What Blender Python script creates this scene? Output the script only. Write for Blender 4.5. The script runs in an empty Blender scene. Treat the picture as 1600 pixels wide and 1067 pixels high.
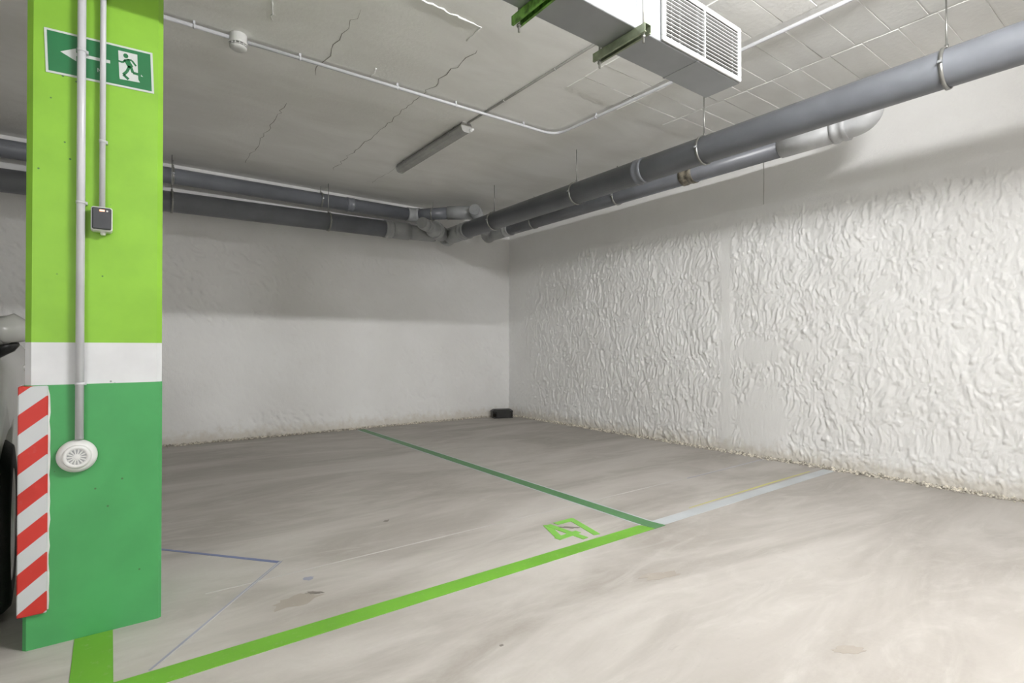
import bpy, math, random
import numpy as np
from mathutils import Vector, Matrix, Euler

random.seed(7)
RNG = np.random.default_rng(11)
S = bpy.context.scene
COL = S.collection
PI = math.pi

# ------------------------------------------------------------------ camera
cam_d = bpy.data.cameras.new('camera')
cam = bpy.data.objects.new('camera', cam_d)
COL.objects.link(cam)
cam.location = (0, 0, 1.0)
cam.rotation_euler = (math.radians(90.44), 0, math.radians(-36.66))
cam_d.sensor_width = 36.0
cam_d.lens = 833.0 / 1600.0 * 36.0
cam_d.shift_y = 0.0032
cam_d.clip_start = 0.02
S.camera = cam

# ------------------------------------------------------------------ world and exposure
w = bpy.data.worlds.new('garage_world')
S.world = w
w.use_nodes = True
w.node_tree.nodes['Background'].inputs[0].default_value = (0.02, 0.02, 0.02, 1)
w.node_tree.nodes['Background'].inputs[1].default_value = 0.2
S.view_settings.view_transform = 'Standard'
S.view_settings.look = 'None'
S.view_settings.gamma = 1.0
S.view_settings.use_curve_mapping = False
S.view_settings.exposure = 0.34
S.cycles.diffuse_bounces = 6
S.cycles.max_bounces = 10
LAMP = 830.0          # emission of the fluorescent tubes

# main dimensions (metres): aisle on the camera's side, wall_back at Y=YB, wall_right at X=XR
XR, YB, ZC = 4.80, 6.52, 2.91
XL, YF = -7.0, -7.0


# ------------------------------------------------------------------ helpers
def new_mat(name):
    m = bpy.data.materials.new(name)
    m.use_nodes = True
    nt = m.node_tree
    b = nt.nodes['Principled BSDF']
    return m, nt, b


def N(nt, kind, **kw):
    n = nt.nodes.new(kind)
    for k, v in kw.items():
        if k.startswith('in_'):
            n.inputs[k[3:].replace('_', ' ')].default_value = v
        else:
            setattr(n, k, v)
    return n


def mix_rgb(nt, fac, a, b, mode='MIX'):
    n = nt.nodes.new('ShaderNodeMix')
    n.data_type = 'RGBA'
    n.blend_type = mode
    for sock, v in ((n.inputs[0], fac), (n.inputs[6], a), (n.inputs[7], b)):
        if hasattr(v, 'is_output'):
            nt.links.new(v, sock)
        elif isinstance(v, (int, float)):
            sock.default_value = v
        else:
            sock.default_value = (v[0], v[1], v[2], 1)
    return n.outputs[2]


def ramp(nt, src, a, b, lo=0.0, hi=1.0):
    n = nt.nodes.new('ShaderNodeMapRange')
    n.interpolation_type = 'SMOOTHSTEP'
    nt.links.new(src, n.inputs[0])
    n.inputs[1].default_value = a
    n.inputs[2].default_value = b
    n.inputs[3].default_value = lo
    n.inputs[4].default_value = hi
    return n.outputs[0]


def coords(nt, scale=(1, 1, 1), rot=(0, 0, 0)):
    t = nt.nodes.new('ShaderNodeTexCoord')
    mp = nt.nodes.new('ShaderNodeMapping')
    mp.inputs['Scale'].default_value = scale
    mp.inputs['Rotation'].default_value = rot
    g = nt.nodes.new('ShaderNodeNewGeometry')
    nt.links.new(g.outputs['Position'], mp.inputs[0])
    return mp.outputs[0]


def noise(nt, vec, scale, detail=4, rough=0.55, dist=0.0):
    n = nt.nodes.new('ShaderNodeTexNoise')
    n.inputs['Scale'].default_value = scale
    n.inputs['Detail'].default_value = detail
    n.inputs['Roughness'].default_value = rough
    n.inputs['Distortion'].default_value = dist
    nt.links.new(vec, n.inputs['Vector'])
    return n.outputs[0]


def bump(nt, b, h, strength, dist):
    n = nt.nodes.new('ShaderNodeBump')
    n.inputs['Strength'].default_value = strength
    n.inputs['Distance'].default_value = dist
    nt.links.new(h, n.inputs['Height'])
    nt.links.new(n.outputs[0], b.inputs['Normal'])


def simple(name, col, rough=0.5, metal=0.0, var=0.06, vscale=8.0, bmp=0.0, bscale=60.0, spec=0.5):
    """procedural: base colour broken up by noise, optional fine relief"""
    m, nt, b = new_mat(name)
    v = coords(nt)
    n = noise(nt, v, vscale, 4)
    dark = tuple(c * (1 - 2 * var) for c in col)
    lite = tuple(min(1, c * (1 + var)) for c in col)
    nt.links.new(mix_rgb(nt, ramp(nt, n, 0.3, 0.7), dark, lite), b.inputs['Base Color'])
    b.inputs['Roughness'].default_value = rough
    b.inputs['Metallic'].default_value = metal
    b.inputs['Specular IOR Level'].default_value = spec
    if bmp:
        bump(nt, b, noise(nt, v, bscale, 3), bmp, 0.004)
    return m


def glow(name, col, strength):
    m, nt, b = new_mat(name)
    v = coords(nt)
    b.inputs['Base Color'].default_value = (0.8, 0.8, 0.8, 1)
    b.inputs['Emission Color'].default_value = (*col, 1)
    b.inputs['Emission Strength'].default_value = strength
    return m


LOCAL = set()


class MB:
    """collects boxes, tubes, prisms and revolved shapes; build() links them as ONE mesh object"""

    def __init__(self):
        self.v, self.f, self.m, self.s = [], [], [], []

    def add(self, verts, faces, mi=0, smooth=False):
        o = len(self.v)
        self.v += [tuple(p) for p in verts]
        for fc in faces:
            self.f.append(tuple(i + o for i in fc))
            self.m.append(mi)
            self.s.append(smooth)
        return self

    def box(self, a, b, mi=0, bev=0.0, M=None):
        x0, y0, z0 = a
        x1, y1, z1 = b
        if bev <= 0:
            vs = [(x0, y0, z0), (x1, y0, z0), (x1, y1, z0), (x0, y1, z0), (x0, y0, z1), (x1, y0, z1), (x1, y1, z1), (x0, y1, z1)]
            fs = [(0, 3, 2, 1), (4, 5, 6, 7), (0, 1, 5, 4), (1, 2, 6, 5), (2, 3, 7, 6), (3, 0, 4, 7)]
        else:
            vs, fs = bevel_box(a, b, bev)
        if M is not None:
            vs = [M @ Vector(p) for p in vs]
        return self.add(vs, fs, mi)

    def tube(self, pts, r, seg=16, mi=0, caps=True, rad=None):
        pts = [Vector(p) for p in pts]
        n = len(pts)
        tang = []
        for i in range(n):
            a = pts[max(i - 1, 0)]
            c = pts[min(i + 1, n - 1)]
            tang.append((c - a).normalized())
        t0 = tang[0]
        up = Vector((0, 0, 1)) if abs(t0.z) < 0.9 else Vector((0, 1, 0))
        u = t0.cross(up).normalized()
        vs, fs = [], []
        for i in range(n):
            t = tang[i]
            u = (u - t * u.dot(t)).normalized()
            vv = t.cross(u)
            rr = r if rad is None else rad[i]
            # widen at mitred bends
            for k in range(seg):
                a = 2 * PI * k / seg
                vs.append(pts[i] + u * (math.cos(a) * rr) + vv * (math.sin(a) * rr))
        for i in range(n - 1):
            for k in range(seg):
                k2 = (k + 1) % seg
                fs.append((i * seg + k, i * seg + k2, (i + 1) * seg + k2, (i + 1) * seg + k))
        self.add(vs, fs, mi, True)
        if caps:
            o = len(self.v) - n * seg
            self.f.append(tuple(o + k for k in reversed(range(seg)))); self.m.append(mi); self.s.append(False)
            o2 = o + (n - 1) * seg
            self.f.append(tuple(o2 + k for k in range(seg))); self.m.append(mi); self.s.append(False)
        return self

    def lathe(self, prof, origin, axis=(0, 0, 1), seg=32, mi=0, closed_ends=True):
        """prof: list of (radius, height along axis)"""
        ax = Vector(axis).normalized()
        up = Vector((0, 0, 1)) if abs(ax.z) < 0.9 else Vector((1, 0, 0))
        u = ax.cross(up).normalized()
        vv = ax.cross(u)
        o = Vector(origin)
        vs, fs = [], []
        for (r, h) in prof:
            for k in range(seg):
                a = 2 * PI * k / seg
                vs.append(o + ax * h + u * (math.cos(a) * r) + vv * (math.sin(a) * r))
        for i in range(len(prof) - 1):
            for k in range(seg):
                k2 = (k + 1) % seg
                fs.append((i * seg + k, i * seg + k2, (i + 1) * seg + k2, (i + 1) * seg + k))
        b0 = len(self.v)
        self.add(vs, fs, mi, True)
        if closed_ends:
            self.f.append(tuple(b0 + k for k in reversed(range(seg)))); self.m.append(mi); self.s.append(False)
            e = b0 + (len(prof) - 1) * seg
            self.f.append(tuple(e + k for k in range(seg))); self.m.append(mi); self.s.append(False)
        return self

    def prism(self, poly, z0, z1, mi=0, M=None):
        """poly in XY extruded z0..z1, then transformed by M"""
        n = len(poly)
        area = sum(poly[i][0] * poly[(i + 1) % n][1] - poly[(i + 1) % n][0] * poly[i][1] for i in range(n))
        if area < 0:
            poly = poly[::-1]
        vs = [(p[0], p[1], z0) for p in poly] + [(p[0], p[1], z1) for p in poly]
        fs = [tuple(reversed(range(n))), tuple(range(n, 2 * n))]
        fs += [(i, (i + 1) % n, n + (i + 1) % n, n + i) for i in range(n)]
        if M is not None:
            vs = [M @ Vector(p) for p in vs]
        return self.add(vs, fs, mi)

    def build(self, name, mats, parent=None, origin=None):
        if not isinstance(mats, (list, tuple)):
            mats = [mats]
        off = Vector((0, 0, 0))
        if origin is not None:
            off = Vector(origin)
        elif parent is not None:
            p = parent
            while p.parent is not None:
                p = p.parent
            if p.name not in LOCAL:          # LOCAL things are modelled in their own coordinates
                off = p.location.copy()
        me = bpy.data.meshes.new(name)
        me.from_pydata([tuple(Vector(p) - off) for p in self.v], [], self.f)
        for m in mats:
            me.materials.append(m)
        me.polygons.foreach_set('material_index', self.m)
        me.polygons.foreach_set('use_smooth', self.s)
        me.update()
        ob = bpy.data.objects.new(name, me)
        COL.objects.link(ob)
        if parent is not None:
            ob.parent = parent
        elif origin is not None:
            ob.location = off
        return ob


def bevel_box(a, b, r):
    x0, y0, z0 = a
    x1, y1, z1 = b
    vs, idx = [], {}
    for sx in (0, 1):
        for sy in (0, 1):
            for sz in (0, 1):
                c = (x1 if sx else x0, y1 if sy else y0, z1 if sz else z0)
                d = (-r if sx else r, -r if sy else r, -r if sz else r)
                for ax in range(3):
                    p = list(c)
                    for k in range(3):
                        if k != ax:
                            p[k] += d[k]
                    idx[(sx, sy, sz, ax)] = len(vs)
                    vs.append(tuple(p))
    fs = []
    for ax in range(3):
        o = [k for k in range(3) if k != ax]
        for s in (0, 1):
            q = []
            for (p, r2) in ((0, 0), (1, 0), (1, 1), (0, 1)):
                key = [0, 0, 0]
                key[ax] = s; key[o[0]] = p; key[o[1]] = r2
                q.append(idx[(*key, ax)])
            flip = (s == 1) == (ax == 1)
            fs.append(tuple(reversed(q)) if flip else tuple(q))
            if ax == 1:
                pass
    for ax in range(3):           # edges along ax
        o = [k for k in range(3) if k != ax]
        for p in (0, 1):
            for q in (0, 1):
                k0 = [0, 0, 0]; k1 = [0, 0, 0]
                k1[ax] = 1
                k0[o[0]] = k1[o[0]] = p
                k0[o[1]] = k1[o[1]] = q
                fs.append((idx[(*k0, o[0])], idx[(*k1, o[0])], idx[(*k1, o[1])], idx[(*k0, o[1])]))
    for sx in (0, 1):
        for sy in (0, 1):
            for sz in (0, 1):
                fs.append(tuple(idx[(sx, sy, sz, ax)] for ax in range(3)))
    # orient outwards
    c = Vector(((x0 + x1) / 2, (y0 + y1) / 2, (z0 + z1) / 2))
    out = []
    for fc in fs:
        ps = [Vector(vs[i]) for i in fc]
        n = (ps[1] - ps[0]).cross(ps[2] - ps[0])
        mid = sum(ps, Vector()) / len(ps)
        out.append(fc if n.dot(mid - c) > 0 else tuple(reversed(fc)))
    return vs, out


def tag(o, label=None, cat=None, group=None, kind=None):
    if label: o['label'] = label
    if cat: o['category'] = cat
    if group: o['group'] = group
    if kind: o['kind'] = kind
    return o


def thing(name, loc, label, cat, group=None, rotz=0.0, local=False):
    o = bpy.data.objects.new(name, None)
    COL.objects.link(o)
    o.location = loc
    o.rotation_euler = (0, 0, rotz)
    o.empty_display_size = 0.1
    if local:
        LOCAL.add(o.name)
    return tag(o, label, cat, group)


def arc(c, a, b, n=8):
    """points of a fillet at corner c between points a and b (both on the two legs)"""
    a, b, c = Vector(a), Vector(b), Vector(c)
    return [(a * (1 - t) ** 2 + c * (2 * t * (1 - t)) + b * t ** 2) for t in [i / n for i in range(n + 1)]]


# smooth value noise on numpy arrays
def vnoise(x, y, seed=0):
    xi = np.floor(x).astype(np.int64); yi = np.floor(y).astype(np.int64)
    xf = x - xi; yf = y - yi
    u = xf * xf * xf * (xf * (xf * 6 - 15) + 10); v = yf * yf * yf * (yf * (yf * 6 - 15) + 10)

    def h(i, j):
        n = (i * 374761393 + j * 668265263 + seed * 144665) & 0x7fffffff
        n = ((n ^ (n >> 13)) * 1274126177) & 0x7fffffff
        n = n ^ (n >> 16)
        return (n & 0xffff) / 65535.0
    a = h(xi, yi); b = h(xi + 1, yi); c = h(xi, yi + 1); d = h(xi + 1, yi + 1)
    return (a * (1 - u) + b * u) * (1 - v) + (c * (1 - u) + d * u) * v


def fbm(x, y, seed=0, octs=4):
    s, a, t = 0, 1.0, 0
    for k in range(octs):
        s = s + a * vnoise(x * 2 ** k + 17.3 * k, y * 2 ** k - 9.1 * k, seed + k)
        t += a
        a *= 0.5
    return s / t


def sstep(a, b, x):
    t = np.clip((x - a) / (b - a), 0, 1)
    return t * t * (3 - 2 * t)


# ------------------------------------------------------------------ materials
def mat_floor():
    m, nt, b = new_mat('trowelled_concrete')
    v = coords(nt)
    vs = coords(nt, (0.55, 1.7, 1), (0, 0, 0.5))
    big = noise(nt, vs, 0.9, 6, 0.6, 1.2)
    mid = noise(nt, vs, 3.2, 6, 0.62, 2.2)
    fine = noise(nt, v, 70, 3)
    c = mix_rgb(nt, ramp(nt, big, 0.3, 0.72), (0.315, 0.290, 0.258), (0.495, 0.468, 0.436))
    c = mix_rgb(nt, ramp(nt, mid, 0.42, 0.75, 0.0, 0.45), c, (0.55, 0.53, 0.50))
    c = mix_rgb(nt, ramp(nt, noise(nt, vs, 6.5, 5, 0.7, 3.0), 0.60, 0.80, 0.0, 0.42), c, (0.29, 0.26, 0.23))
    c = mix_rgb(nt, ramp(nt, fine, 0.35, 0.7, 0.0, 0.18), c, (0.42, 0.39, 0.36))
    nt.links.new(c, b.inputs['Base Color'])
    nt.links.new(ramp(nt, mid, 0.2, 0.8, 0.48, 0.68), b.inputs['Roughness'])
    b.inputs['Specular IOR Level'].default_value = 0.4
    bump(nt, b, noise(nt, v, 26, 5), 0.12, 0.006)
    return m


def mat_wall(name, dirt_axis):
    m, nt, b = new_mat(name)
    v = coords(nt)
    g = nt.nodes.new('ShaderNodeNewGeometry')
    sep = nt.nodes.new('ShaderNodeSeparateXYZ')
    nt.links.new(g.outputs['Position'], sep.inputs[0])
    n1 = noise(nt, v, 1.1, 5)
    n2 = noise(nt, v, 16, 4, 0.65)
    c = mix_rgb(nt, ramp(nt, n1, 0.3, 0.75), (0.80, 0.795, 0.785), (0.86, 0.86, 0.855))
    c = mix_rgb(nt, ramp(nt, n2, 0.58, 0.78, 0.0, 0.22), c, (0.70, 0.68, 0.64))
    # splashed dirt along the foot of the wall
    add = nt.nodes.new('ShaderNodeMath'); add.operation = 'MULTIPLY_ADD'
    nt.links.new(n2, add.inputs[0]); add.inputs[1].default_value = -0.22
    nt.links.new(sep.outputs[2], add.inputs[2])
    c = mix_rgb(nt, ramp(nt, add.outputs[0], -0.09, 0.06, 0.50, 0.0), c, (0.55, 0.49, 0.39))
    nt.links.new(c, b.inputs['Base Color'])
    b.inputs['Roughness'].default_value = 0.75
    b.inputs['Specular IOR Level'].default_value = 0.25
    bump(nt, b, noise(nt, coords(nt, (1, 1, 0.5)), 55, 5, 0.7, 0.6), 0.42, 0.010)
    return m


def mat_ceiling(name, tone=1.0):
    m, nt, b = new_mat(name)
    v = coords(nt)
    vs = coords(nt, (0.6, 1.6, 1))
    n1 = noise(nt, vs, 1.6, 6, 0.6, 0.8)
    n2 = noise(nt, v, 18, 4)
    c = mix_rgb(nt, ramp(nt, n1, 0.3, 0.72), (0.80 * tone, 0.795 * tone, 0.77 * tone), (0.88 * tone, 0.88 * tone, 0.86 * tone))
    c = mix_rgb(nt, ramp(nt, n2, 0.55, 0.8, 0.0, 0.25), c, (0.88, 0.875, 0.86))
    # ghost of the hollow blocks behind the skim coat
    br = nt.nodes.new('ShaderNodeTexBrick')
    br.offset = 0.0
    br.inputs['Scale'].default_value = 1.0
    br.inputs['Brick Width'].default_value = 0.55
    br.inputs['Row Height'].default_value = 0.19
    br.inputs['Mortar Size'].default_value = 0.004
    br.inputs['Bias'].default_value = 0.0
    br.inputs['Color1'].default_value = (0.35, 0.35, 0.35, 1)
    br.inputs['Color2'].default_value = (0.75, 0.75, 0.75, 1)
    br.inputs['Mortar'].default_value = (0.5, 0.5, 0.5, 1)
    nt.links.new(coords(nt), br.inputs['Vector'])
    pat = nt.nodes.new('ShaderNodeMath'); pat.operation = 'MULTIPLY'
    nt.links.new(br.outputs[0], pat.inputs[0])
    nt.links.new(ramp(nt, noise(nt, v, 0.9, 3), 0.50, 0.66, 0.0, 0.30), pat.inputs[1])
    c = mix_rgb(nt, pat.outputs[0], c, (0.62 * tone, 0.61 * tone, 0.58 * tone))
    nt.links.new(c, b.inputs['Base Color'])
    b.inputs['Roughness'].default_value = 0.8
    b.inputs['Specular IOR Level'].default_value = 0.2
    bump(nt, b, noise(nt, v, 35, 5, 0.6), 0.35, 0.006)
    return m


def mat_paint(name, col, rough=0.42, chips=(0.05, 0.13, 0.04)):
    """glossy masonry paint over cast concrete: pinholes and small knocks"""
    m, nt, b = new_mat(name)
    v = coords(nt)
    n1 = noise(nt, v, 5, 4)
    c = mix_rgb(nt, ramp(nt, n1, 0.3, 0.7), tuple(x * 0.92 for x in col), tuple(min(1, x * 1.05) for x in col))
    vo = nt.nodes.new('ShaderNodeTexVoronoi')
    vo.inputs['Scale'].default_value = 17
    nt.links.new(v, vo.inputs['Vector'])
    pin = ramp(nt, vo.outputs['Distance'], 0.035, 0.075, 1.0, 0.0)
    g2 = nt.nodes.new('ShaderNodeMath'); g2.operation = 'MULTIPLY'
    nt.links.new(pin, g2.inputs[0])
    nt.links.new(ramp(nt, noise(nt, v, 6.0, 2), 0.44, 0.50), g2.inputs[1])
    c = mix_rgb(nt, g2.outputs[0], c, chips)
    nt.links.new(c, b.inputs['Base Color'])
    b.inputs['Roughness'].default_value = rough
    bump(nt, b, noise(nt, v, 14, 4), 0.10, 0.01)
    return m


def mat_line(name, col, worn=0.35):
    m, nt, b = new_mat(name)
    v = coords(nt)
    c = mix_rgb(nt, ramp(nt, noise(nt, v, 2.5, 4), 0.3, 0.75), tuple(x * 0.86 for x in col), tuple(min(1, x * 1.06) for x in col))
    c = mix_rgb(nt, ramp(nt, noise(nt, v, 34, 5, 0.7), 0.55, 0.82, 0.0, worn), c, (0.46, 0.43, 0.39))
    nt.links.new(c, b.inputs['Base Color'])
    b.inputs['Roughness'].default_value = 0.5
    return m


def mat_stripes():
    m, nt, b = new_mat('red_white_stripe_print')
    g = nt.nodes.new('ShaderNodeNewGeometry')
    sep = nt.nodes.new('ShaderNodeSeparateXYZ')
    nt.links.new(g.outputs['Position'], sep.inputs[0])
    # s = z - 0.86 * x on the front face, stripes climb to the right
    mul = nt.nodes.new('ShaderNodeMath'); mul.operation = 'MULTIPLY_ADD'
    nt.links.new(sep.outputs[0], mul.inputs[0]); mul.inputs[1].default_value = -0.86
    nt.links.new(sep.outputs[2], mul.inputs[2])
    a2 = nt.nodes.new('ShaderNodeMath'); a2.operation = 'MULTIPLY_ADD'
    nt.links.new(sep.outputs[1], a2.inputs[0]); a2.inputs[1].default_value = 0.86
    nt.links.new(mul.outputs[0], a2.inputs[2])
    md = nt.nodes.new('ShaderNodeMath'); md.operation = 'PINGPONG'
    off = nt.nodes.new('ShaderNodeMath'); off.operation = 'ADD'
    nt.links.new(a2.outputs[0], off.inputs[0]); off.inputs[1].default_value = STRIPE_OFF
    nt.links.new(off.outputs[0], md.inputs[0]); md.inputs[1].default_value = 0.1305 / 2
    st = ramp(nt, md.outputs[0], 0.0319, 0.0333)
    c = mix_rgb(nt, st, (0.50, 0.52, 0.53), (0.47, 0.026, 0.018))
    c = mix_rgb(nt, ramp(nt, noise(nt, coords(nt), 30, 4), 0.6, 0.85, 0, 0.2), c, (0.45, 0.42, 0.40))
    nt.links.new(c, b.inputs['Base Color'])
    b.inputs['Roughness'].default_value = 0.45
    return m


STRIPE_OFF = 0.0
M_FLOOR = mat_floor()
M_WALL = mat_wall('rough_white_render', 0)
M_CEIL = mat_ceiling('painted_ceiling')
M_BLOCK = mat_ceiling('painted_ceiling_block', 0.98)
M_CRACK = simple('crack_shadow_gap', (0.26, 0.25, 0.23), 0.9, spec=0.1)
M_LIME = mat_paint('lime_green_paint', (0.225, 0.465, 0.036), 0.45)
M_WHITEP = mat_paint('white_band_paint', (0.63, 0.64, 0.655), 0.5, (0.25, 0.26, 0.26))
M_EMER = mat_paint('emerald_green_paint', (0.060, 0.305, 0.095), 0.40)
M_LGREEN = mat_line('lime_line_paint', (0.155, 0.40, 0.034))
M_NUMBER = mat_line('stencil_line_paint', (0.20, 0.49, 0.075), 0.45)
M_DGREEN = mat_line('dark_green_line_paint', (0.09, 0.24, 0.095), 0.3)
M_PALE = mat_line('pale_line_paint', (0.50, 0.53, 0.55), 0.5)
M_YELLOW = mat_line('old_yellow_line_paint', (0.52, 0.50, 0.16), 0.7)
M_CHALK = mat_line('white_chalk', (0.50, 0.485, 0.465), 0.8)
M_BLUE = mat_line('blue_chalk', (0.17, 0.20, 0.36), 0.9)
M_BLUEF = mat_line('faint_blue_chalk', (0.31, 0.32, 0.40), 0.9)
M_STAIN = mat_line('rubber_scuff', (0.19, 0.17, 0.15), 0.9)
M_PIPE = simple('grey_pvc', (0.172, 0.181, 0.202), 0.34, 0, 0.08, 3.0)
M_FIT = simple('light_grey_pvc', (0.34, 0.35, 0.355), 0.34, 0, 0.06, 6.0)
M_FITL = simple('pale_grey_pvc', (0.55, 0.56, 0.57), 0.4, 0, 0.06, 6.0)
M_GALV = simple('galvanised_steel', (0.40, 0.415, 0.43), 0.45, 0.7, 0.03, 5.0)
M_ROD = simple('zinc_rod', (0.40, 0.40, 0.38), 0.38, 0.85, 0.15)
M_STRUT = simple('olive_zinc_channel', (0.30, 0.34, 0.24), 0.45, 0.5, 0.12, 18)
M_WPLAST = simple('white_plastic', (0.66, 0.66, 0.65), 0.35, 0, 0.03)
M_CONDUIT = simple('grey_white_conduit', (0.55, 0.555, 0.58), 0.35, 0, 0.03)
M_GRILLE = simple('white_grille_enamel', (0.43, 0.435, 0.43), 0.45, 0, 0.03)
M_DARK = simple('dark_void', (0.014, 0.012, 0.010), 0.9, spec=0.1)
M_BLACK = simple('black_plastic', (0.022, 0.022, 0.022), 0.4)
M_ANTH = simple('anthracite_plastic', (0.055, 0.058, 0.065), 0.4)
M_SIGNG = simple('sign_green', (0.020, 0.165, 0.058), 0.4, 0, 0.04)
M_SIGNW = simple('sign_white', (0.56, 0.59, 0.575), 0.45, 0, 0.03)
M_DIFF = simple('grey_acrylic_diffuser', (0.36, 0.36, 0.345), 0.25, 0, 0.05)
M_HOUS = simple('grey_lamp_housing', (0.22, 0.22, 0.215), 0.5, 0, 0.06)
M_TUBE = glow('lit_fluorescent_tube', (0.99, 0.985, 0.982), LAMP)
M_LED = glow('red_orange_pilot', (1.0, 0.14, 0.02), 3.0)
M_GRAVEL = simple('beige_gravel', (0.66, 0.615, 0.53), 0.85, 0, 0.30, 45)
M_FOAMW = simple('white_guard_edge', (0.72, 0.72, 0.71), 0.6)
M_CARP = simple('white_car_paint', (0.60, 0.60, 0.585), 0.18, 0.0, 0.01)
M_GLASS = simple('tinted_car_glass', (0.02, 0.024, 0.026), 0.06, 0.0, 0.02)
M_TYRE = simple('tyre_rubber', (0.018, 0.018, 0.018), 0.8, 0, 0.1, 30, 0.3, 120)
M_ALLOY = simple('alloy_wheel', (0.42, 0.42, 0.42), 0.3, 0.9, 0.04)
M_CHROME = simple('car_chrome', (0.7, 0.7, 0.7), 0.15, 1.0, 0.02)
M_LAMPGL = simple('car_lamp_lens', (0.55, 0.57, 0.6), 0.08, 0, 0.02)
M_REDL = simple('car_red_lens', (0.35, 0.01, 0.01), 0.1, 0, 0.02)

# ------------------------------------------------------------------ the setting: floor, ceiling, walls
def struct(o):
    o['kind'] = 'structure'
    return o


floor = struct(MB().box((XL, YF, -0.2), (XR + 0.2, YB + 0.2, 0.0)).build('floor', M_FLOOR))
floor['label'] = 'pale trowelled concrete garage floor with scuffs and stains'
ceiling = struct(MB().box((XL, YF, ZC), (XR + 0.2, YB + 0.2, ZC + 0.25)).build('ceiling', M_CEIL))
ceiling['label'] = 'grey white painted block ceiling over the parking bay'
wl = struct(MB().box((XL - 0.2, YF, 0), (XL, YB + 0.2, ZC)).build('wall_left', M_WALL))
wl['label'] = 'plain white wall far beyond the parked car'
wf = struct(MB().box((XL - 0.2, YF - 0.2, 0), (XR + 0.2, YF, ZC)).build('wall_front', M_WALL))
wf['label'] = 'plain white wall across the aisle behind the viewer'


def relief_wall(name, length, height, step, disp, to_world, thick_boxes):
    nx, nz = int(length / step) + 1, int(height / step) + 1
    u = np.linspace(0, length, nx)
    z = np.linspace(0, height, nz)
    U, Z = np.meshgrid(u, z, indexing='ij')
    D = disp(U, Z)
    P = to_world(U, D, Z)
    verts = np.stack([p.ravel() for p in P], axis=1)
    i = np.arange(nx - 1)[:, None] * nz + np.arange(nz - 1)[None, :]
    faces = np.stack([i, i + nz, i + nz + 1, i + 1], axis=-1).reshape(-1, 4)
    me = bpy.data.meshes.new(name)
    nb = len(verts)
    bv, bf = bevel_box(*thick_boxes, 0.002)
    me.from_pydata(verts.tolist() + bv, [], faces.tolist() + [tuple(k + nb for k in f) for f in bf])
    me.materials.append(M_WALL)
    sm = np.zeros(len(me.polygons), dtype=bool)
    sm[:len(faces)] = True
    me.polygons.foreach_set('use_smooth', sm)
    me.update()
    o = bpy.data.objects.new(name, me)
    COL.objects.link(o)
    return struct(o)


def disp_right(U, Z):          # U = world Y + 1.5
    Y = U - 1.5
    wx = fbm(Y * 5, Z * 4, 5, 2) * 0.10
    wz = fbm(Y * 4 + 9, Z * 5, 6, 2) * 0.12
    a = fbm((Y + wx) * 44 + Z * 6.0, (Z + wz) * 19, 21, 2)
    b = fbm((Y + wx) * 25 - Z * 3.0, (Z + wz) * 11, 24, 2)
    c = fbm((Y + wx * 2) * 60 + Z * 16, (Z + wz) * 30, 29, 1)
    r = np.abs(2 * b - 1)
    lump = fbm(Y * 3.2, Z * 2.6, 40, 3)
    d = 0.0125 * (a - 0.5) + 0.010 * (b - 0.5) + 0.006 * (c - 0.5) + 0.012 * (np.abs(2 * a - 1) - 0.3) + 0.006 * (0.4 - r) + 0.026 * (lump - 0.5)
    # smooth areas: the upper beam, one upright joint, filled patches
    edge = 2.27 + 0.10 * (fbm(Y * 3, Z * 0 + 1.0, 77, 3) - 0.5)
    k = 1 - sstep(edge - 0.12, edge + 0.02, Z)
    k = k * (1 - 0.93 * (1 - sstep(0.035, 0.085, np.abs(Y - 2.93 - 0.03 * (fbm(Z * 3, Z * 0, 3, 2) - .5)))))
    wob = 0.22 * (fbm(Y * 5, Z * 5, 55, 2) - 0.5)
    for (cy, cz, ry, rz) in ((2.58, 0.32, 0.22, 0.30), (2.62, 0.98, 0.20, 0.11), (2.2, 1.02, 0.10, 0.06)):
        q = np.sqrt(((Y - cy) / ry) ** 2 + ((Z - cz) / rz) ** 2) + wob * 2
        k = k * (0.10 + 0.90 * sstep(0.85, 1.25, q))
    k = k * (0.35 + 0.65 * sstep(6.5, 5.2, Y)) * (0.75 + 0.5 * fbm(Y * 1.3, Z * 1.3, 90, 2))
    d = d * k
    return d + 0.012 * (1 - sstep(edge - 0.02, edge + 0.05, Z)) * 0.6


def disp_back(U, Z):           # U = world X + 3.2
    X = U - 3.2
    wx = fbm(X * 5, Z * 4, 15, 2) * 0.12
    a = fbm((X + wx) * 24 + Z * 12.0, Z * 15, 31, 3)
    r = 1 - np.abs(2 * a - 1)
    lump = fbm(X * 2.2, Z * 2.2, 60, 3)
    d = 0.012 * (r - 0.6) + 0.040 * (a - 0.5) + 0.024 * (lump - 0.5)
    rough = sstep(0.42, 0.60, fbm(X * 1.1 + 3.3, Z * 1.3, 70, 3)) * (1 - 0.65 * sstep(0.8, 2.6, X))
    edge = 2.22 + 0.12 * (fbm(X * 3, Z * 0 + 1.0, 78, 3) - 0.5)
    up = 1 - sstep(edge - 0.12, edge + 0.03, Z)
    rough = np.maximum(rough, 0.75 * sstep(1.45, 1.75, Z) * (1 - 0.8 * sstep(0.9, 2.8, X)))
    return d * (0.10 + 0.90 * rough) * (0.06 + 0.94 * up)


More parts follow.
